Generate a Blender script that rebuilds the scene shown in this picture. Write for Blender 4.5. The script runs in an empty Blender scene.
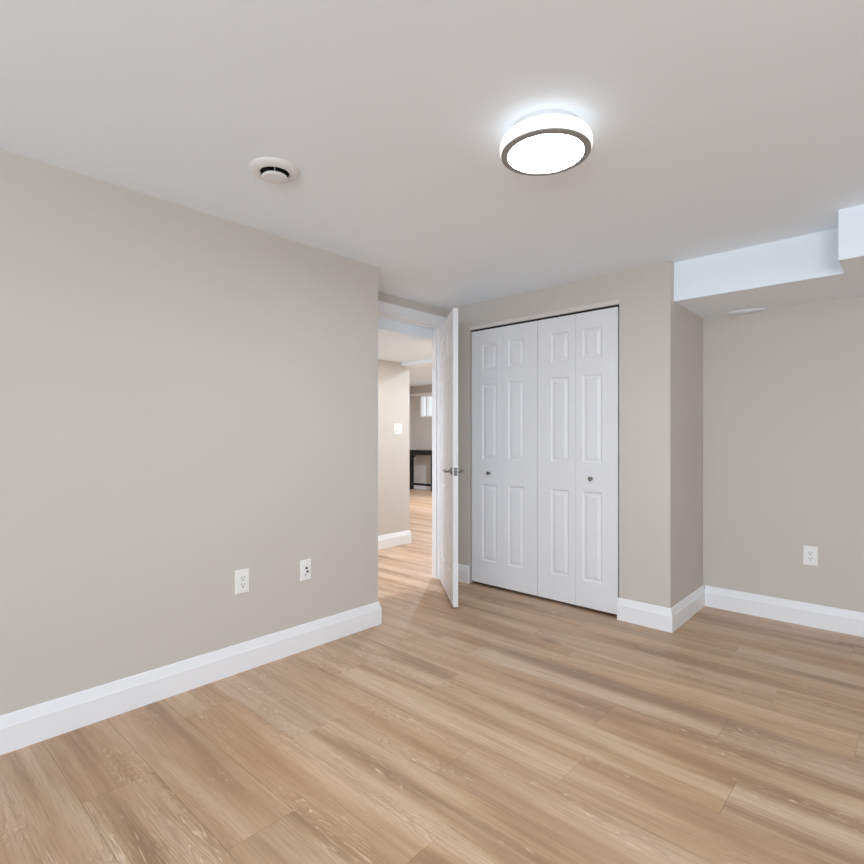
import bpy, bmesh, math, random
from mathutils import Vector, Matrix
random.seed(4)

# ---------------------------------------------------------------- camera
scene = bpy.context.scene
COL = scene.collection
YAW = math.atan(488 / 533)
cam_d = bpy.data.cameras.new('camera')
cam_d.sensor_width = 36.0
cam_d.lens = 533 / 864 * 36.0
cam_d.shift_y = 6 / 864
cam_d.clip_start = 0.05
cam = bpy.data.objects.new('camera', cam_d)
cam.location = (0, 0, 1.168)
cam.rotation_euler = (math.pi / 2, 0, YAW)
COL.objects.link(cam)
scene.camera = cam

# ---------------------------------------------------------------- view, world, lights
scene.view_settings.view_transform = 'Standard'
scene.view_settings.look = 'None'
scene.view_settings.gamma = 1.0
scene.view_settings.use_curve_mapping = False
scene.view_settings.exposure = 0.06
scene.cycles.max_bounces = 14
scene.cycles.diffuse_bounces = 10
scene.cycles.sample_clamp_indirect = 6.0

world = bpy.data.worlds.new('world')
scene.world = world
world.use_nodes = True
bg = world.node_tree.nodes['Background']
bg.inputs['Color'].default_value = (0.90, 0.95, 1.0, 1)
bg.inputs['Strength'].default_value = 1.0

LAMP_BAND, LAMP_LENS = 0.62, 96.0


def area(name, loc, rot, sx, sy, power, color=(1, 1, 1), shape='RECTANGLE', spread=180):
    l = bpy.data.lights.new(name, 'AREA')
    l.shape = shape
    l.size = sx
    if shape == 'RECTANGLE':
        l.size_y = sy
    l.energy = power
    l.color = color
    l.spread = math.radians(spread)
    o = bpy.data.objects.new(name, l)
    o.location = loc
    o.rotation_euler = rot
    COL.objects.link(o)
    return o


R = math.radians
# fill from unseen windows added behind and to the right of the camera
area('fill_back', (-0.9, -2.37, 1.30), (R(90), 0, 0), 2.2, 1.1, 22, (0.86, 1.0, 1.16))
area('fill_back_right', (1.4, -2.37, 1.30), (R(90), 0, 0), 1.6, 1.1, 70, (0.86, 1.0, 1.15))
area('fill_right', (2.57, 1.2, 1.30), (R(90), 0, R(90)), 2.4, 1.1, 10, (0.84, 1.0, 1.16))
# recessed downlights of the hall and of the room behind it
area('hall_downlight', (-3.35, 3.72, 1.983), (0, 0, 0), 0.30, 0.30, 9, (1.0, 0.97, 0.94), 'DISK')
area('hall_downlight_near', (-3.6, 1.5, 1.983), (0, 0, 0), 0.30, 0.30, 29, (0.86, 0.98, 1.13), 'DISK')
area('hall_downlight_end', (-3.5, 5.3, 2.35), (0, 0, 0), 0.16, 0.16, 36, (0.86, 0.98, 1.13), 'DISK')
area('far_room_downlight', (-5.8, 7.3, 2.35), (0, 0, 0), 0.16, 0.16, 100, (0.86, 0.98, 1.13), 'DISK')


# ---------------------------------------------------------------- materials
def s2l(c):
    return tuple(((x / 255) / 12.92 if x / 255 <= 0.04045 else ((x / 255 + 0.055) / 1.055) ** 2.4) for x in c)


def mat(name, rgb, rough=0.6, metal=0.0, bump=0.0, bscale=300.0, emit=0.0, var=0.0):
    m = bpy.data.materials.new(name)
    m.use_nodes = True
    nt = m.node_tree
    p = nt.nodes['Principled BSDF']
    c = s2l(rgb)
    p.inputs['Base Color'].default_value = (*c, 1)
    p.inputs['Roughness'].default_value = rough
    p.inputs['Metallic'].default_value = metal
    if emit:
        p.inputs['Emission Color'].default_value = (1.0, 0.975, 0.93, 1)
        p.inputs['Emission Strength'].default_value = emit
    tc = nt.nodes.new('ShaderNodeTexCoord')
    n = nt.nodes.new('ShaderNodeTexNoise')
    n.inputs['Scale'].default_value = bscale
    n.inputs['Detail'].default_value = 3
    nt.links.new(tc.outputs['Object'], n.inputs['Vector'])
    if var:
        n2 = nt.nodes.new('ShaderNodeTexNoise')
        n2.inputs['Scale'].default_value = 2.5
        nt.links.new(tc.outputs['Object'], n2.inputs['Vector'])
        mx = nt.nodes.new('ShaderNodeMix')
        mx.data_type = 'RGBA'
        nt.links.new(n2.outputs['Fac'], mx.inputs[0])
        mx.inputs[6].default_value = (*[x * (1 - var) for x in c], 1)
        mx.inputs[7].default_value = (*[min(1, x * (1 + var)) for x in c], 1)
        nt.links.new(mx.outputs[2], p.inputs['Base Color'])
    if bump:
        b = nt.nodes.new('ShaderNodeBump')
        b.inputs['Strength'].default_value = bump
        b.inputs['Distance'].default_value = 0.001
        nt.links.new(n.outputs['Fac'], b.inputs['Height'])
        nt.links.new(b.outputs['Normal'], p.inputs['Normal'])
    return m


M_WALL = mat('greige_wall_paint', (202, 196, 189), 0.75, bump=0.12, bscale=260, var=0.012)
M_CEIL = mat('white_ceiling_paint', (239, 247, 254), 0.85, bump=0.10, bscale=200, var=0.01)
M_TRIM = mat('white_semi_gloss_trim', (238, 239, 241), 0.42)
M_DOOR = mat('white_door_paint', (230, 231, 233), 0.45, bump=0.06, bscale=500)
M_PLATE = mat('white_plastic_plate', (238, 238, 235), 0.35)
M_BEAD = mat('pale_header_paint', (216, 212, 207), 0.6)
M_PLATE_IN = mat('white_plastic_insert', (236, 237, 236), 0.3)
M_SLOT = mat('dark_socket_slot', (14, 13, 13), 0.6)
M_BRASS = mat('coax_metal', (60, 56, 50), 0.35, 0.9)
M_CHROME = mat('satin_nickel', (138, 135, 131), 0.25, 1.0)
M_RING = mat('brushed_grey_ring', (150, 149, 146), 0.5, 0.2)
M_LPLATE = mat('lamp_base_enamel', (205, 205, 208), 0.4)
M_LIT = mat('lit_lamp_diffuser', (245, 245, 243), 0.4, emit=LAMP_BAND)
M_LENS = mat('lit_lamp_lens', (245, 245, 243), 0.4, emit=LAMP_LENS)
M_LENS.node_tree.nodes['Principled BSDF'].inputs['Emission Color'].default_value = (0.90, 0.985, 1.04, 1)
M_VENT = mat('white_vent_plastic', (228, 228, 228), 0.35)
M_DARK = mat('dark_duct_inside', (14, 14, 14), 0.9)
M_BLACK = mat('black_table_finish', (13, 11, 10), 0.4, var=0.1)
M_TRACK = mat('closet_track_gap_shade', (30, 30, 30), 0.6)  # near black, carries the shade of the gap above the doors
M_FRAME = mat('white_window_vinyl', (240, 242, 244), 0.4)
M_GROUT = mat('plank_gap_brown', (120, 92, 70), 0.8)
M_GREYP = mat('pale_grey_panel', (205, 204, 202), 0.5)
M_GREYD = mat('mid_grey_panel', (165, 164, 162), 0.5)

M_GLASS = bpy.data.materials.new('window_glass')
M_GLASS.use_nodes = True
nt = M_GLASS.node_tree
nt.nodes.clear()
out = nt.nodes.new('ShaderNodeOutputMaterial')
mx = nt.nodes.new('ShaderNodeMixShader')
tr = nt.nodes.new('ShaderNodeBsdfTransparent')
gl = nt.nodes.new('ShaderNodeBsdfGlossy')
gl.inputs['Roughness'].default_value = 0.02
mx.inputs[0].default_value = 0.06
nt.links.new(tr.outputs[0], mx.inputs[1])
nt.links.new(gl.outputs[0], mx.inputs[2])
nt.links.new(mx.outputs[0], out.inputs[0])


def wood_material():
    m = bpy.data.materials.new('oak_vinyl_planks')
    m.use_nodes = True
    nt = m.node_tree
    N, L = nt.nodes, nt.links
    p = N['Principled BSDF']
    tc = N.new('ShaderNodeTexCoord')
    at = N.new('ShaderNodeAttribute')
    at.attribute_name = 'plank'
    sep = N.new('ShaderNodeSeparateColor')
    L.new(at.outputs['Color'], sep.inputs[0])

    def math_(op, a, b=None, c=None, clamp=False):
        n = N.new('ShaderNodeMath')
        n.operation = op
        n.use_clamp = clamp
        for i, v in enumerate((a, b, c)):
            if v is None:
                continue
            if isinstance(v, (int, float)):
                n.inputs[i].default_value = v
            else:
                L.new(v, n.inputs[i])
        return n.outputs[0]

    off = N.new('ShaderNodeVectorMath')
    off.operation = 'MULTIPLY_ADD'
    L.new(at.outputs['Color'], off.inputs[0])
    off.inputs[1].default_value = (37.0, 53.0, 29.0)
    L.new(tc.outputs['Object'], off.inputs[2])

    def mapped(sx, sy):
        mp = N.new('ShaderNodeMapping')
        mp.inputs['Scale'].default_value = (sx, sy, 1)
        L.new(off.outputs[0], mp.inputs['Vector'])
        return mp.outputs[0]

    def noise(sx, sy, detail=3, rough=0.5, dist=0.0):
        n = N.new('ShaderNodeTexNoise')
        n.inputs['Scale'].default_value = 1.0
        n.inputs['Detail'].default_value = detail
        n.inputs['Roughness'].default_value = rough
        n.inputs['Distortion'].default_value = dist
        L.new(mapped(sx, sy), n.inputs['Vector'])
        return n.outputs['Fac']

    def remap(v, a, b, c=0.0, d=1.0):
        n = N.new('ShaderNodeMapRange')
        n.interpolation_type = 'SMOOTHSTEP'
        n.inputs[1].default_value = a
        n.inputs[2].default_value = b
        n.inputs[3].default_value = c
        n.inputs[4].default_value = d
        L.new(v, n.inputs[0])
        return n.outputs[0]

    def mixc(f, a, b):
        n = N.new('ShaderNodeMix')
        n.data_type = 'RGBA'
        L.new(f, n.inputs[0])
        for i, v in ((6, a), (7, b)):
            if isinstance(v, tuple):
                n.inputs[i].default_value = (*v, 1)
            else:
                L.new(v, n.inputs[i])
        return n.outputs[2]

    run = N.new('ShaderNodeTexNoise')
    run.inputs['Scale'].default_value = 1.0
    run.inputs['Detail'].default_value = 2
    run.inputs['Distortion'].default_value = 0.3
    mp_run = N.new('ShaderNodeMapping')
    mp_run.inputs['Scale'].default_value = (0.6, 8.0, 1)
    L.new(tc.outputs['Object'], mp_run.inputs['Vector'])
    L.new(mp_run.outputs[0], run.inputs['Vector'])
    band = math_('ADD', math_('MULTIPLY', noise(0.8, 10.0, 2, 0.5, 0.4), 0.45), math_('MULTIPLY', run.outputs['Fac'], 0.55))                # soft light / dark streaks along the board
    streak = noise(1.6, 42.0, 3, 0.55)                    # narrower streaks
    fine = noise(2.6, 105.0, 3, 0.6)
    tone = noise(0.7, 2.6, 1, 0.5)
    rings_src = noise(0.95, 8.5, 3, 0.42, 0.15)           # contours of the cathedral figure
    NR = 34.0
    def contour(shift, width):
        fr = math_('FRACT', math_('ADD', math_('MULTIPLY', rings_src, NR), shift))
        return remap(math_('ABSOLUTE', math_('SUBTRACT', fr, 0.5)), 0.0, width, 1.0, 0.0)
    lmask = remap(noise(1.3, 7.0, 2, 0.5), 0.47, 0.64)
    fleck = remap(noise(14.0, 120.0, 2, 0.6), 0.44, 0.60)
    fibre = noise(7.0, 240.0, 3, 0.65)
    pores = remap(noise(11.0, 330.0, 2, 0.6), 0.58, 0.70)
    cloud = remap(noise(3.0, 9.0, 4, 0.6), 0.35, 0.7)

    light = s2l((208, 180, 154))
    mid = s2l((184, 153, 123))
    dark = s2l((146, 114, 89))
    warm = s2l((188, 148, 116))
    base = mixc(remap(band, 0.46, 0.62), mid, light)
    base = mixc(math_('MULTIPLY', remap(band, 0.49, 0.36), 0.85), base, dark)
    base = mixc(math_('MULTIPLY', remap(streak, 0.50, 0.72), 0.24), base, light)
    base = mixc(math_('MULTIPLY', remap(streak, 0.50, 0.28), 0.28), base, dark)
    base = mixc(math_('MULTIPLY', remap(fine, 0.50, 0.70), 0.20), base, light)
    base = mixc(math_('MULTIPLY', remap(fine, 0.50, 0.30), 0.28), base, dark)
    base = mixc(math_('MULTIPLY', remap(tone, 0.42, 0.66), 0.30), base, warm)
    base = mixc(math_('MULTIPLY', cloud, 0.16), base, s2l((176, 146, 122)))
    base = mixc(math_('MULTIPLY', math_('MULTIPLY', contour(0.2, 0.28), lmask), 0.30), base, s2l((140, 107, 82)))
    base = mixc(math_('MULTIPLY', math_('MULTIPLY', math_('MULTIPLY', contour(0.0, 0.16), lmask), fleck), 0.75), base, s2l((230, 208, 186)))
    base = mixc(math_('MULTIPLY', remap(fibre, 0.42, 0.66), 0.24), base, s2l((142, 111, 87)))
    base = mixc(math_('MULTIPLY', pores, 0.30), base, s2l((120, 90, 68)))
    # knots
    vor = N.new('ShaderNodeTexVoronoi')
    vor.inputs['Scale'].default_value = 1.0
    L.new(mapped(1.3, 3.4), vor.inputs['Vector'])
    kn = math_('ADD', vor.outputs['Distance'], math_('MULTIPLY', noise(6, 16, 3, 0.6), 0.14))
    base = mixc(math_('MULTIPLY', remap(kn, 0.21, 0.09), 0.5), base, s2l((124, 93, 70)))
    # each plank has its own tone
    hsv = N.new('ShaderNodeHueSaturation')
    L.new(base, hsv.inputs['Color'])
    L.new(math_('MULTIPLY_ADD', sep.outputs[2], 0.05, 1.01), hsv.inputs['Value'])
    L.new(math_('MULTIPLY_ADD', sep.outputs[0], 0.08, 0.98), hsv.inputs['Saturation'])
    L.new(hsv.outputs[0], p.inputs['Base Color'])
    L.new(math_('MULTIPLY_ADD', fibre, 0.12, 0.36), p.inputs['Roughness'])
    p.inputs['Specular IOR Level'].default_value = 0.42
    b = N.new('ShaderNodeBump')
    b.inputs['Strength'].default_value = 0.12
    b.inputs['Distance'].default_value = 0.001
    L.new(fibre, b.inputs['Height'])
    L.new(b.outputs['Normal'], p.inputs['Normal'])
    return m


M_WOOD = wood_material()


# ---------------------------------------------------------------- helpers
def obj(name, bm, m, parent=None, smooth=False, bevel=0.0):
    me = bpy.data.meshes.new(name)
    bmesh.ops.recalc_face_normals(bm, faces=bm.faces)
    bm.to_mesh(me)
    bm.free()
    for x in (m if isinstance(m, (list, tuple)) else [m]):
        me.materials.append(x)
    if smooth:
        for f in me.polygons:
            f.use_smooth = True
    o = bpy.data.objects.new(name, me)
    COL.objects.link(o)
    if parent:
        o.parent = parent
    if bevel:
        b = o.modifiers.new('bevel', 'BEVEL')
        b.width = bevel
        b.segments = 2
        b.limit_method = 'ANGLE'
    if smooth:
        e = o.modifiers.new('edges', 'EDGE_SPLIT')
        e.split_angle = R(38)
    return o


def box(bm, x0, x1, y0, y1, z0, z1, mi=0):
    vs = [bm.verts.new(p) for p in ((x0, y0, z0), (x1, y0, z0), (x1, y1, z0), (x0, y1, z0),
                                    (x0, y0, z1), (x1, y0, z1), (x1, y1, z1), (x0, y1, z1))]
    for f in ((0, 3, 2, 1), (4, 5, 6, 7), (0, 1, 5, 4), (1, 2, 6, 5), (2, 3, 7, 6), (3, 0, 4, 7)):
        bm.faces.new([vs[i] for i in f]).material_index = mi


def boxes(*bs):
    bm = bmesh.new()
    for b in bs:
        box(bm, *b)
    return bm


def lathe(bm, prof, n=64, closed=False):
    """profile of (r, z) turned about z"""
    rings = []
    for r, z in prof:
        if r < 1e-6:
            rings.append([bm.verts.new((0, 0, z))])
        else:
            rings.append([bm.verts.new((r * math.cos(2 * math.pi * i / n), r * math.sin(2 * math.pi * i / n), z)) for i in range(n)])
    seq = list(zip(rings, rings[1:]))
    if closed:
        seq.append((rings[-1], rings[0]))
    for a, b in seq:
        for i in range(n):
            j = (i + 1) % n
            if len(a) == 1 and len(b) == 1:
                continue
            if len(a) == 1:
                bm.faces.new((a[0], b[i], b[j]))
            elif len(b) == 1:
                bm.faces.new((a[i], a[j], b[0]))
            else:
                bm.faces.new((a[i], a[j], b[j], b[i]))
    return bm


def turn(bm, mtx):
    bmesh.ops.transform(bm, matrix=mtx, verts=bm.verts)
    return bm


def cyl_y(bm, x, z, r, y0, y1, n=24):
    """cylinder along y"""
    t = lathe(bmesh.new(), [(0, y0), (r, y0), (r, y1), (0, y1)], n)
    turn(t, Matrix.Translation((x, 0, z)) @ Matrix(((1, 0, 0, 0), (0, 0, 1, 0), (0, 1, 0, 0), (0, 0, 0, 1))))
    me = bpy.data.meshes.new('tmp')
    t.to_mesh(me)
    t.free()
    bm.from_mesh(me)
    bpy.data.meshes.remove(me)


def sweep(path, prof, closed=False):
    """skirting profile (offset to the left of travel, z) with mitred corners"""
    bm = bmesh.new()
    P = [Vector(p) for p in path]
    rows = []
    for i, p in enumerate(P):
        def nrm(a, b):
            d = (b - a).normalized()
            return Vector((-d.y, d.x))
        if i == 0:
            n = nrm(P[0], P[1])
        elif i == len(P) - 1:
            n = nrm(P[-2], P[-1])
        else:
            n1, n2 = nrm(P[i - 1], p), nrm(p, P[i + 1])
            n = (n1 + n2)
            n = n / (1 + n1.dot(n2))
        rows.append([bm.verts.new((p.x + n.x * o, p.y + n.y * o, z)) for o, z in prof])
    k = len(prof)
    for a, b in zip(rows, rows[1:]):
        for i in range(k):
            j = (i + 1) % k
            bm.faces.new((a[i], b[i], b[j], a[j]))
    bm.faces.new(rows[0])
    bm.faces.new(rows[-1][::-1])
    return bm


def empty(name, loc, rz=0.0):
    o = bpy.data.objects.new(name, None)
    o.empty_display_size = 0.1
    o.location = loc
    o.rotation_euler = (0, 0, rz)
    COL.objects.link(o)
    return o


def tag(o, label=None, cat=None, group=None, kind=None):
    if label:
        o['label'] = label
    if cat:
        o['category'] = cat
    if group:
        o['group'] = group
    if kind:
        o['kind'] = kind
    return o


def struct(name, bm, m, label=None, cat=None, **k):
    o = obj(name, bm, m, **k)
    return tag(o, label, cat, kind='structure')


# ---------------------------------------------------------------- dimensions
H = 2.240          # ceiling
XL = -2.512        # left wall face
YE = 2.241         # its end
XD = -2.92         # doorway wall face
YC = 3.36          # closet wall face
XC = -1.120        # outside corner of the closet
YR = 4.03          # alcove wall face
XR, YB = 2.60, -2.40   # unseen right and back wall faces
T = 0.09
XA = -4.197        # hall wall face
YA = 4.212         # its end
HH = 1.993         # low hall ceiling
HF = 2.368          # far room ceiling
YF = 8.84          # far wall
XFL = -8.73
OPY0, OPY1, OPZ = 2.495, 3.318, 2.101   # doorway opening
CX0, CX1, CZ = -2.671, -1.429, 2.066    # closet opening

SK = -0.012
def yc(x):
    return YC + 0.002 + SK * (x + 2.66)
def skew(bm):
    for v in bm.verts:
        if v.co.y < YC + 0.3 and v.co.x > -2.5:
            v.co.y += 0.002 + SK * (v.co.x + 2.66)
            if abs(v.co.x - XC) < 0.2:
                v.co.x += 0.009
        elif v.co.y < YC + 0.3:
            v.co.y += 0.002 + SK * (v.co.x + 2.66)
    return bm

# ---------------------------------------------------------------- floor
def make_floor():
    bm = bmesh.new()
    lay = bm.loops.layers.float_color.new('plank')
    x0, x1, y0, y1 = XFL - 0.2, XR + T, YB - T, YF + 0.15
    box(bm, x0, x1, y0, y1, -0.06, -0.0022, 1)
    W, Lp = 0.22, 1.22
    known = {0: -1.447, 1: -2.26, 2: -1.79, 3: -1.247, 4: -0.905, 5: -1.68, 6: -0.98, 7: -0.586, 8: -0.176}
    g, c = 0.00012, 0.0005
    k0 = int(math.floor((y0 - 0.72) / W))
    k1 = int(math.ceil((y1 - 0.72) / W))
    for k in range(k0, k1):
        ya, yb = 0.72 + k * W, 0.72 + (k + 1) * W
        j = known.get(k, random.uniform(-2, 0))
        n0 = math.floor((x0 - j) / Lp)
        a = j + n0 * Lp
        while a < x1:
            xa, xb = max(a, x0), min(a + Lp, x1)
            ca, cb = max(ya, y0), min(yb, y1)
            if xb - xa > 0.01 and cb - ca > 0.01:
                col = (random.random(), random.random(), random.random(), 1)
                o = [(xa + g, ca + g), (xb - g, ca + g), (xb - g, cb - g), (xa + g, cb - g)]
                i_ = [(xa + g + c, ca + g + c), (xb - g - c, ca + g + c), (xb - g - c, cb - g - c), (xa + g + c, cb - g - c)]
                vo = [bm.verts.new((*p, -0.0012)) for p in o]
                vi = [bm.verts.new((*p, 0.0)) for p in i_]
                fs = [bm.faces.new(vi)]
                for q in range(4):
                    r = (q + 1) % 4
                    fs.append(bm.faces.new((vo[q], vo[r], vi[r], vi[q])))
                for f in fs:
                    for l in f.loops:
                        l[lay] = col
            a += Lp
    me = bpy.data.meshes.new('floor')
    bm.to_mesh(me)
    bm.free()
    me.materials.append(M_WOOD)
    me.materials.append(M_GROUT)
    o = bpy.data.objects.new('floor', me)
    COL.objects.link(o)
    tag(o, 'light oak vinyl plank floor running through room and hall', 'floor', kind='structure')


make_floor()

# ---------------------------------------------------------------- walls and ceilings
struct('wall_left', boxes((XL - T, XL, YB - T, YE, 0, H), (XD, XL - T, YE - T, YE, 0, H)), M_WALL,
       'long greige wall on the left with two white plates', 'wall')
struct('wall_doorway', boxes((XD - T, XD, YE - T, OPY0, 0, H), (XD - T, XD, OPY1, YR + T, 0, H),
                             (XD - T, XD, OPY0, OPY1, OPZ, H)), M_WALL,
       'greige wall holding the open doorway', 'wall')
struct('wall_closet', skew(boxes((XD, CX0, YC, YC + T, 0, H), (CX1, XC, YC, YC + T, 0, H), (CX0, CX1, YC, YC + T, CZ, H),
                            (XC - T, XC, YC + T, YR + T, 0, H), (XD, XC - T, YR, YR + T, 0, H))), M_WALL,
       'greige wall around the white bifold closet doors', 'wall')
struct('wall_alcove', boxes((XC, XR + T, YR, YR + T, 0, H)), M_WALL, 'recessed greige wall at the right under the bulkhead', 'wall')
WZ0, WZ1 = 0.75, 1.85


def wall_with_holes(along_x, a0, a1, c0, c1, holes):
    bs = []
    def add(p, q, z0, z1):
        bs.append((p, q, c0, c1, z0, z1) if along_x else (c0, c1, p, q, z0, z1))
    cur = a0
    for p, q in holes:
        add(cur, p, 0, H)
        add(p, q, 0, WZ0)
        add(p, q, WZ1, H)
        cur = q
    add(cur, a1, 0, H)
    return boxes(*bs)


struct('wall_right', wall_with_holes(False, YB, YR, XR, XR + T, [(0.0, 2.4)]), M_WALL)
struct('wall_back', wall_with_holes(True, XL - T, XR + T, YB - T, YB, [(-2.0, 0.2), (0.6, 2.2)]), M_WALL)
for n, (along_x, p, q) in enumerate([(True, -2.0, 0.2), (True, 0.6, 2.2), (False, 0.0, 2.4)]):
    c = YB - T if along_x else XR
    w_ = tag(empty('added_window', (0, 0, 0)), kind='structure')  # unseen window, added together with its fill light
    def fb(p0, p1, d0, d1, z0, z1):
        return (p0, p1, c + d0, c + d1, z0, z1) if along_x else (c + d0, c + d1, p0, p1, z0, z1)
    g_ = 0.001
    m_ = (p + q) / 2
    obj('window_frame', boxes(fb(p + g_, p + .05, .03, .08, WZ0 + g_, WZ1 - g_), fb(q - .05, q - g_, .03, .08, WZ0 + g_, WZ1 - g_),
                              fb(p + .05, q - .05, .03, .08, WZ0 + g_, WZ0 + .05), fb(p + .05, q - .05, .03, .08, WZ1 - .05, WZ1 - g_),
                              fb(m_ - .025, m_ + .025, .03, .08, WZ0 + .05, WZ1 - .05)), M_FRAME, w_)
    obj('glass', boxes(fb(p + .05, m_ - .025, .053, .057, WZ0 + .05, WZ1 - .05), fb(m_ + .025, q - .05, .053, .057, WZ0 + .05, WZ1 - .05)), M_GLASS, w_)
struct('ceiling', boxes((XD - T, XR + T, YB - T, YR + T, H, H + 0.1)), M_CEIL, 'flat white painted ceiling', 'ceiling')
BZ = 2.004
bulk = struct('ceiling_bulkhead', boxes((XC, XR, 3.405, YR, BZ, H)), M_CEIL,
              'long white bulkhead dropping below the ceiling along the alcove wall', 'bulkhead')
bulk2 = struct('ceiling_bulkhead', boxes((-0.283, XR, 3.14, 3.405, BZ, H)), M_CEIL,
               'short white bulkhead stepping forward at the right edge', 'bulkhead')
bm = bmesh.new()
bmesh.ops.create_icosphere(bm, subdivisions=4, radius=1.0)
for v in bm.verts:
    a = math.atan2(v.co.y, v.co.x)
    s = 1 + 0.12 * math.sin(3 * a + 1) + 0.08 * math.sin(5 * a)
    v.co = Vector((v.co.x * 0.10 * s, v.co.y * 0.045 * s, v.co.z * 0.014))
turn(bm, Matrix.Translation((-0.85, 3.975, BZ)))
tag(obj('plaster_patch', bm, M_CEIL, bulk, smooth=True), 'rough plaster lump under the bulkhead')

# hall and the room beyond it
struct('wall_hall', boxes((XA - T, XA, 0.9, YA, 0, HF), (XFL, XA - T, YA - T, YA, 0, HF)), M_WALL,
       'warm lit beige hall wall seen through the doorway', 'wall')
struct('wall_far', boxes((XFL - T, -3.03, YF, YF + T, 0, 1.641), (XFL - T, -3.03, YF, YF + T, 2.138, HF),
                         (XFL - T, -8.45, YF, YF + T, 1.641, 2.138), (-7.55, -3.03, YF, YF + T, 1.641, 2.138)), M_WALL,
       'distant beige wall at the end of the hall', 'wall')
struct('wall_far_left', boxes((XFL - T, XFL, YA - T, YF, 0, HF)), M_WALL)
struct('wall_far_right', boxes((-3.03, -3.03 + T, YR + T, YF + T, 0, HF)), M_WALL)
struct('wall_hall_end', boxes((XA, XL - T, 0.8, 0.9, 0, HF)), M_WALL)
struct('ceiling_hall', boxes((XFL - T, XD - T, 0.8, 4.08, HH, HF), ), M_CEIL, 'low white hall ceiling seen through the doorway', 'ceiling')
struct('ceiling_hall_beam', boxes((XA, XD - T, 4.08, 4.30, 1.960, HF)), M_CEIL, 'white beam crossing under the hall ceiling', 'beam')
struct('ceiling_far', boxes((XFL - T, -3.03 + T, 0.8, YF + T, HF, HF + 0.1)), M_CEIL)

# ---------------------------------------------------------------- baseboards
BP = [(0, 0.0), (0.0165, 0.0), (0.0165, 0.096), (0.0145, 0.1), (0.0065, 0.136), (0.004, 0.14), (0, 0.14)]
def base(name, path, label=None):
    struct(name, sweep(path, BP), M_TRIM, label, 'baseboard')
# profile offset is to the left of travel
base('baseboard_left', [(XD + .02, YE), (XL, YE), (XL, YB)],
     'tall white baseboard under the long left wall')
base('baseboard_closet_left', [(CX0 + .003, yc(CX0)), (XD + .015, yc(XD))], 'short white baseboard piece between open door and closet')
base('baseboard_closet_right', [(XC, YR), (XC + 0.009, yc(XC)), (CX1 - .008, yc(CX1))], 'white baseboard wrapping the closet corner')
base('baseboard_alcove', [(XR, YR), (XC + .0165, YR)], 'white baseboard along the recessed right wall')
base('baseboard_hall', [(XA - .15, YA), (XA, YA), (XA, 0.9)], 'white baseboard under the hall wall')
base('baseboard_far', [(-3.03, YF), (XFL, YF)], 'distant white baseboard behind the black table')
base('baseboard_back', [(XL + .0165, YB), (XR, YB)])

# ---------------------------------------------------------------- doorway jamb and casing
def casing_bm(x, sgn):
    b = bmesh.new()
    w, t = 0.079, 0.015
    x0, x1 = (x, x + t) if sgn > 0 else (x - t, x)
    box(b, x0, x1, OPY0 - w + .012, OPY0 + .012, 0, OPZ + w - 0.012)
    box(b, x0, x1, OPY1 - .012, YC - 0.002, 0, OPZ + w - 0.012)
    box(b, x0, x1, OPY0 + .012, OPY1 - .012, OPZ - .012, OPZ + w - 0.012)
    return b
struct('trim_1', casing_bm(XD, 1), M_TRIM, 'white casing around the open doorway', 'casing')
struct('trim_2', casing_bm(XD - T, -1), M_TRIM, 'white casing on the hall side of the doorway', 'casing')
jb = boxes((XD - T, XD, OPY0, OPY0 + .018, 0, OPZ - .018), (XD - T, XD, OPY1 - .018, OPY1, 0, OPZ - .018),
           (XD - T, XD, OPY0, OPY1, OPZ - .018, OPZ),
           (XD - .075, XD - .045, OPY0 + .018, OPY0 + .03, 0, OPZ - .018), (XD - .075, XD - .045, OPY1 - .028, OPY1 - .018, 0, OPZ - .018),
           (XD - .075, XD - .045, OPY0 + .03, OPY1 - .03, OPZ - .024, OPZ - .018))
struct('trim_3', jb, M_TRIM, 'white jamb lining the open doorway', 'jamb')

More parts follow.
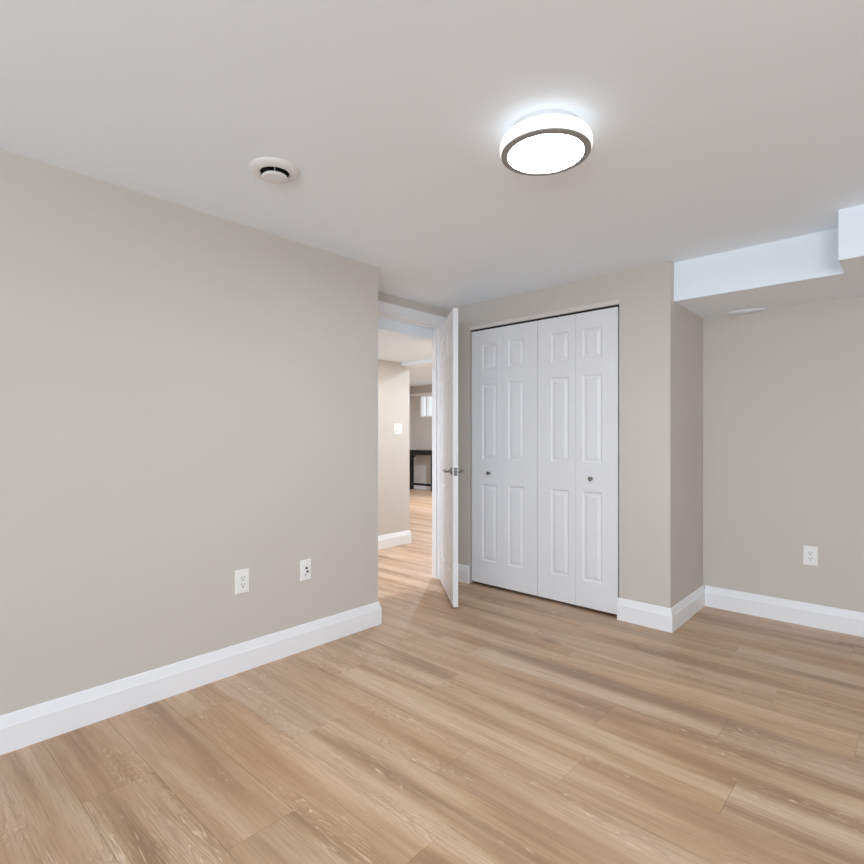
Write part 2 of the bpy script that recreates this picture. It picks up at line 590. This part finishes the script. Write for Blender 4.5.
# ---------------------------------------------------------------- moulded door leaf
RING = [(0.0, 0.0), (0.004, 0.0045), (0.009, 0.0085), (0.015, 0.0085), (0.036, 0.0015)]
def leaf(w, th, z0, z1, panels, both=False):
    """leaf from x=0..w, front at y=0 (towards -y), back at y=th; panels are (x0,x1,z0,z1)"""
    bm = bmesh.new()
    xs = sorted({0.0, w, *[round(p[0], 5) for p in panels], *[round(p[1], 5) for p in panels]})
    zs = sorted({z0, z1, *[round(p[2], 5) for p in panels], *[round(p[3], 5) for p in panels]})
    def side(y, s):
        cache = {}
        def v(x, yy, z):
            k = (round(x, 5), round(yy, 5), round(z, 5))
            if k not in cache:
                cache[k] = bm.verts.new(k)
            return cache[k]
        for i in range(len(xs) - 1):
            for j in range(len(zs) - 1):
                a, b, c, d = xs[i], xs[i + 1], zs[j], zs[j + 1]
                if any(abs(p[0] - a) < 1e-4 and abs(p[1] - b) < 1e-4 and abs(p[2] - c) < 1e-4 and abs(p[3] - d) < 1e-4 for p in panels):
                    prev = None
                    for ins, dep in RING:
                        q = [v(a + ins, y + s * dep, c + ins), v(b - ins, y + s * dep, c + ins),
                             v(b - ins, y + s * dep, d - ins), v(a + ins, y + s * dep, d - ins)]
                        if prev:
                            for e in range(4):
                                f = (e + 1) % 4
                                bm.faces.new((prev[e], prev[f], q[f], q[e]))
                        prev = q
                    bm.faces.new(prev)
                else:
                    bm.faces.new((v(a, y, c), v(b, y, c), v(b, y, d), v(a, y, d)))
        return v
    vf = side(0.0, 1)
    vb = side(th, -1)
    for i in range(len(xs) - 1):
        for z in (z0, z1):
            bm.faces.new((vf(xs[i], 0, z), vf(xs[i + 1], 0, z), vb(xs[i + 1], th, z), vb(xs[i], th, z)))
    for j in range(len(zs) - 1):
        for x in (0.0, w):
            bm.faces.new((vf(x, 0, zs[j]), vf(x, 0, zs[j + 1]), vb(x, th, zs[j + 1]), vb(x, th, zs[j])))
    return bm


ROWS = [(0.203, 0.806), (1.001, 1.594), (1.705, 1.907)]
def bifold(x0, x1, side, label):
    yd = yc(x0) + 0.012
    d = tag(empty('door_2', (x0, yd, 0), math.atan(SK)), label, 'bifold door', kind='structure')
    w = (x1 - x0) / 2 - 0.001
    for k in range(2):
        outer_left = (k == 0)
        px = (0.108, 0.108 + 0.141) if outer_left else (0.050, 0.050 + 0.141)
        o = obj('door_panel', leaf(w, 0.030, 0.022, 2.019, [(px[0], px[1], a, b) for a, b in ROWS]), M_DOOR, d, bevel=0.0012)
        o.location = (k * (w + 0.002), 0, 0)
    kx = 0.181 if side < 0 else (x1 - x0) - 0.181
    kb = lathe(bmesh.new(), [(0, 0), (0.009, 0), (0.0085, 0.004), (0.006, 0.007), (0.006, 0.014), (0.0125, 0.019), (0.0145, 0.025), (0.012, 0.030), (0.006, 0.0325), (0, 0.033)], 28)
    turn(kb, Matrix.Rotation(R(90), 4, 'X'))
    k = obj('knob', kb, M_CHROME, d, smooth=True)
    k.location = (kx, 0, 0.895)
    tag(k, 'small round metal knob')
    return d


mid = -2.046
bifold(-2.658, mid - .002, -1, 'left white panelled bifold closet door pair, nearer the open door')
bifold(mid + .002, -1.444, 1, 'right white panelled bifold closet door pair, nearer the closet corner')
struct('trim_4', skew(boxes((CX0, CX1, YC + .004, YC + .022, 2.034, CZ), (CX0, CX1, YC + .022, YC + 0.09, 2.056, CZ))), M_BEAD,
       'thin white header strip above the closet doors', 'trim')

struct('trim_6', skew(boxes((CX0, CX1, YC + .026, YC + 0.046, 2.024, 2.050))), M_TRACK, 'slim track coloured dark as the shaded gap above the closet doors', 'track')

# ---------------------------------------------------------------- hinged door
HX, HY, ANG = XD + 0.018, 3.262, R(-41.2)
LW, LT = 0.738, 0.035
door = tag(empty('door_1', (HX, HY, 0), ANG), 'white six-panel hinged door standing open into the room', 'door', kind='structure')
R6 = [(0.223, 0.820), (1.023, 1.620), (1.741, 1.938)]
cols = [(0.112, 0.329), (0.417, 0.634)]
obj('door_panel', leaf(LW, LT, 0.014, 2.055, [(a, b, c, d) for a, b in cols for c, d in R6]), M_DOOR, door, bevel=0.0012)
ZH = 0.938
def lever(s):
    b = bmesh.new()
    y = 0.0 if s < 0 else LT
    def Y(v):
        return y + s * v
    cyl_y(b, LW - 0.06, ZH, 0.026, Y(0), Y(0.008), 36)
    cyl_y(b, LW - 0.06, ZH, 0.010, Y(0.008), Y(0.05), 20)
    # lever bar towards the hinge, rounded end
    n = 16
    prev = None
    for x, r in ((LW - 0.048, 0.0), (LW - 0.048, 0.009), (LW - 0.07, 0.0095), (LW - 0.12, 0.0085), (LW - 0.165, 0.008), (LW - 0.172, 0.005), (LW - 0.172, 0.0)):
        cur = [b.verts.new((x, Y(0.048) + r * 0.75 * math.cos(2 * math.pi * i / n), ZH + r * math.sin(2 * math.pi * i / n))) for i in range(n)]
        if prev:
            for i in range(n):
                j = (i + 1) % n
                b.faces.new((prev[i], prev[j], cur[j], cur[i]))
        prev = cur
    bmesh.ops.remove_doubles(b, verts=b.verts, dist=1e-5)
    return b
for s in (-1, 1):
    tag(obj('door_handle', lever(s), M_CHROME, door, smooth=True), 'satin metal lever handle')
b = bmesh.new()
box(b, LW, LW + 0.0015, LT / 2 - 0.012, LT / 2 + 0.012, ZH - 0.028, ZH + 0.028)
box(b, LW + 0.0015, LW + 0.008, LT / 2 - 0.006, LT / 2 + 0.006, ZH - 0.009, ZH + 0.009)
tag(obj('latch_plate', b, M_CHROME, door, bevel=0.001), 'metal latch plate')
for z in (0.22, 1.05, 1.82):
    hb = lathe(bmesh.new(), [(0, z - .045), (0.006, z - .045), (0.006, z + .045), (0, z + .045)], 16)
    turn(hb, Matrix.Translation((-0.004, LT + 0.004, 0)))
    obj('hinge', hb, M_CHROME, door, smooth=True)

# ---------------------------------------------------------------- ceiling lamp
lamp = tag(empty('ceiling_lamp', (-0.962, 1.636, H)), 'round lit flush ceiling lamp with a grey metal ring', 'ceiling lamp')
obj('lamp_base', lathe(bmesh.new(), [(0, 0), (0.121, 0), (0.121, -0.020), (0.117, -0.026), (0, -0.026)], 96), M_LPLATE, lamp, smooth=True)
pr = [(0.0, -0.024), (0.122, -0.024), (0.138, -0.026), (0.150, -0.034), (0.157, -0.047), (0.1583, -0.060), (0.157, -0.073), (0.1535, -0.081), (0.150, -0.0825), (0.132, -0.083), (0, -0.083)]
tag(obj('lamp_diffuser', lathe(bmesh.new(), pr, 96), M_LIT, lamp, smooth=True), 'glowing white band')
tag(obj('lamp_lens', lathe(bmesh.new(), [(0.1298, -0.0845), (0.12, -0.086), (0.07, -0.088), (0, -0.0885)], 96), M_LENS, lamp, smooth=True), 'glowing white disc')
tag(obj('lamp_ring', lathe(bmesh.new(), [(0.1532, -0.0785), (0.1532, -0.0835), (0.152, -0.0850), (0.132, -0.0875), (0.1300, -0.0868), (0.1300, -0.0835)], 96, closed=True), M_RING, lamp, smooth=True), 'brushed grey ring')

# ---------------------------------------------------------------- round air valve
vent = tag(empty('ceiling_vent', (-1.903, 1.148, H)), 'round white ceiling air vent with a raised centre disc', 'ceiling vent')
obj('vent_flange', lathe(bmesh.new(), [(0.056, -0.002), (0.056, -0.013), (0.061, -0.017), (0.078, -0.016), (0.090, -0.011), (0.098, -0.004), (0.099, 0.0), (0.056, 0.0)], 72, closed=True), M_VENT, vent, smooth=True)
tag(obj('vent_throat', lathe(bmesh.new(), [(0, -0.0008), (0.0557, -0.0008), (0.0557, -0.011), (0.054, -0.011), (0.054, -0.002), (0, -0.002)], 48), M_DARK, vent), 'black opening')
obj('vent_disc', lathe(bmesh.new(), [(0, -0.022), (0.040, -0.022), (0.048, -0.026), (0.0505, -0.031), (0.047, -0.036), (0.03, -0.039), (0, -0.040)], 64), M_VENT, vent, smooth=True)
for k in range(3):
    t = boxes((0.02, 0.055, -0.0018, 0.0018, -0.024, -0.004))
    turn(t, Matrix.Rotation(R(88 + 120 * k), 4, 'Z'))
    obj('vent_rib', t, M_GREYD, vent)

# ---------------------------------------------------------------- wall plates
def plate_bm(w=0.072, h=0.117, t=0.006):
    """plate lying against y=0, facing -y, centred on the origin"""
    b = bmesh.new()
    r = []
    for ins, y in ((0, 0.0), (0.0, -0.0025), (0.004, -t), ):
        r.append([b.verts.new((sx * (w / 2 - ins), y, sz * (h / 2 - ins))) for sx, sz in ((-1, -1), (1, -1), (1, 1), (-1, 1))])
    for a, c in zip(r, r[1:]):
        for i in range(4):
            j = (i + 1) % 4
            b.faces.new((a[i], a[j], c[j], c[i]))
    b.faces.new(r[0])
    b.faces.new(r[-1])
    return b


def outlet(loc, rz, label, group='duplex power outlets'):
    t = tag(empty('wall_outlet', loc, rz), label, 'power outlet', group)
    obj('cover_plate', plate_bm(0.076, 0.120), M_PLATE, t)
    ins = obj('receptacle', boxes((-0.0165, 0.0165, -0.0078, -0.0055, -0.0335, 0.0335)), M_PLATE_IN, t, bevel=0.0008)
    for z in (0.0175, -0.0175):
        b = boxes((-0.0085, -0.0060, -0.0084, -0.0076, z - 0.001, z + 0.0085), (0.0060, 0.0085, -0.0084, -0.0076, z - 0.001, z + 0.007))
        cyl_y(b, 0, z - 0.0085, 0.0034, -0.0084, -0.0076, 16)
        tag(obj('socket_holes', b, M_SLOT, ins), 'dark socket slots')
    return t


outlet((XL, 1.331, 0.448), R(90), 'white power outlet on the long left wall, farther from the doorway')
outlet((-0.502, YR, 0.437), 0, 'white power outlet on the recessed wall at the right')

t = tag(empty('cable_outlet', (XL, 1.706, 0.437), R(90)), 'white cable jack plate with two dark connectors on the left wall', 'cable outlet')
obj('cover_plate', plate_bm(0.070, 0.115), M_PLATE, t)
ins = obj('jack_insert', boxes((-0.0165, 0.0165, -0.0078, -0.0055, -0.0335, 0.0335)), M_PLATE_IN, t, bevel=0.0008)
for x, z in ((-0.001, 0.012), (0.006, -0.008)):
    b = bmesh.new()
    cyl_y(b, x, z, 0.0058, -0.013, -0.0076, 20)
    obj('connector', b, M_SLOT, ins)
tag(obj('data_port', boxes((-0.011, -0.001, -0.0082, -0.0076, -0.029, -0.019)), M_GREYD, ins), 'small grey port')

t = tag(empty('light_switch', (XA, 4.033, 1.263), R(90)), 'white two-gang switch plate on the bright hall wall', 'light switch')
obj('cover_plate', plate_bm(0.118, 0.117), M_PLATE, t)
obj('rocker', boxes((0.010, 0.043, -0.0095, -0.0055, -0.0335, 0.0335)), M_PLATE_IN, t, bevel=0.001)
ins = obj('keypad', boxes((-0.043, -0.010, -0.0085, -0.0055, -0.0335, 0.0335)), M_PLATE_IN, t, bevel=0.001)
obj('key', boxes((-0.038, -0.016, -0.0105, -0.0085, -0.025, -0.017)), M_GREYD, ins)

# ---------------------------------------------------------------- far room furniture
tb = tag(empty('side_table', (-8.20, 8.72, 0)), 'black console table against the distant wall', 'table')
obj('tabletop', boxes((-0.42, 0.30, -0.10, 0.09, 0.855, 0.895)), M_BLACK, tb, bevel=0.003)
obj('apron', boxes((-0.34, 0.262, -0.085, -0.068, 0.785, 0.855), (-0.34, 0.262, 0.05, 0.067, 0.785, 0.855)), M_BLACK, tb)
for x0, x1 in ((-0.395, -0.335), (0.258, 0.288)):
    for y0 in (-0.09, -0.045):
        obj('leg', boxes((x0, x1, y0, y0 + .03, 0, 0.855)), M_BLACK, tb, bevel=0.002)
obj('stretcher', boxes((-0.335, 0.258, -0.085, -0.065, 0.10, 0.155)), M_BLACK, tb)
b = bmesh.new()
box(b, -0.012, 0.012, -0.085, -0.070, -0.08, 0.08)
turn(b, Matrix.Translation((-0.27, 0, 0.735)) @ Matrix.Rotation(R(45), 4, 'Y'))
obj('brace', b, M_BLACK, tb)

# small high window in the far wall, with the white ledge running beside it
w = tag(empty('window_1', (-8.45, YF, 1.641)), 'small bright window high on the distant wall', 'window', kind='structure')
fw = 0.90
fh = 0.497
obj('window_frame', boxes((0, 0.035, -0.012, 0.07, 0, fh), (fw - .035, fw, -0.012, 0.07, 0, fh), (0.035, fw - .035, -0.012, 0.07, 0, 0.03),
                          (0.035, fw - .035, -0.012, 0.07, fh - .03, fh), (0.17, 0.205, 0.0, 0.07, 0.03, fh - .03),
                          (0.50, 0.53, 0.0, 0.07, 0.03, fh - .03)), M_FRAME, w)
obj('glass', boxes((0.035, fw - .035, 0.04, 0.046, 0.03, fh - .03)), M_GLASS, w)
struct('trim_5', boxes((XFL, -7.3, YF - 0.06, YF - 0.001, 2.138, 2.186)), M_TRIM, 'thin white ledge above the distant window', 'ledge')
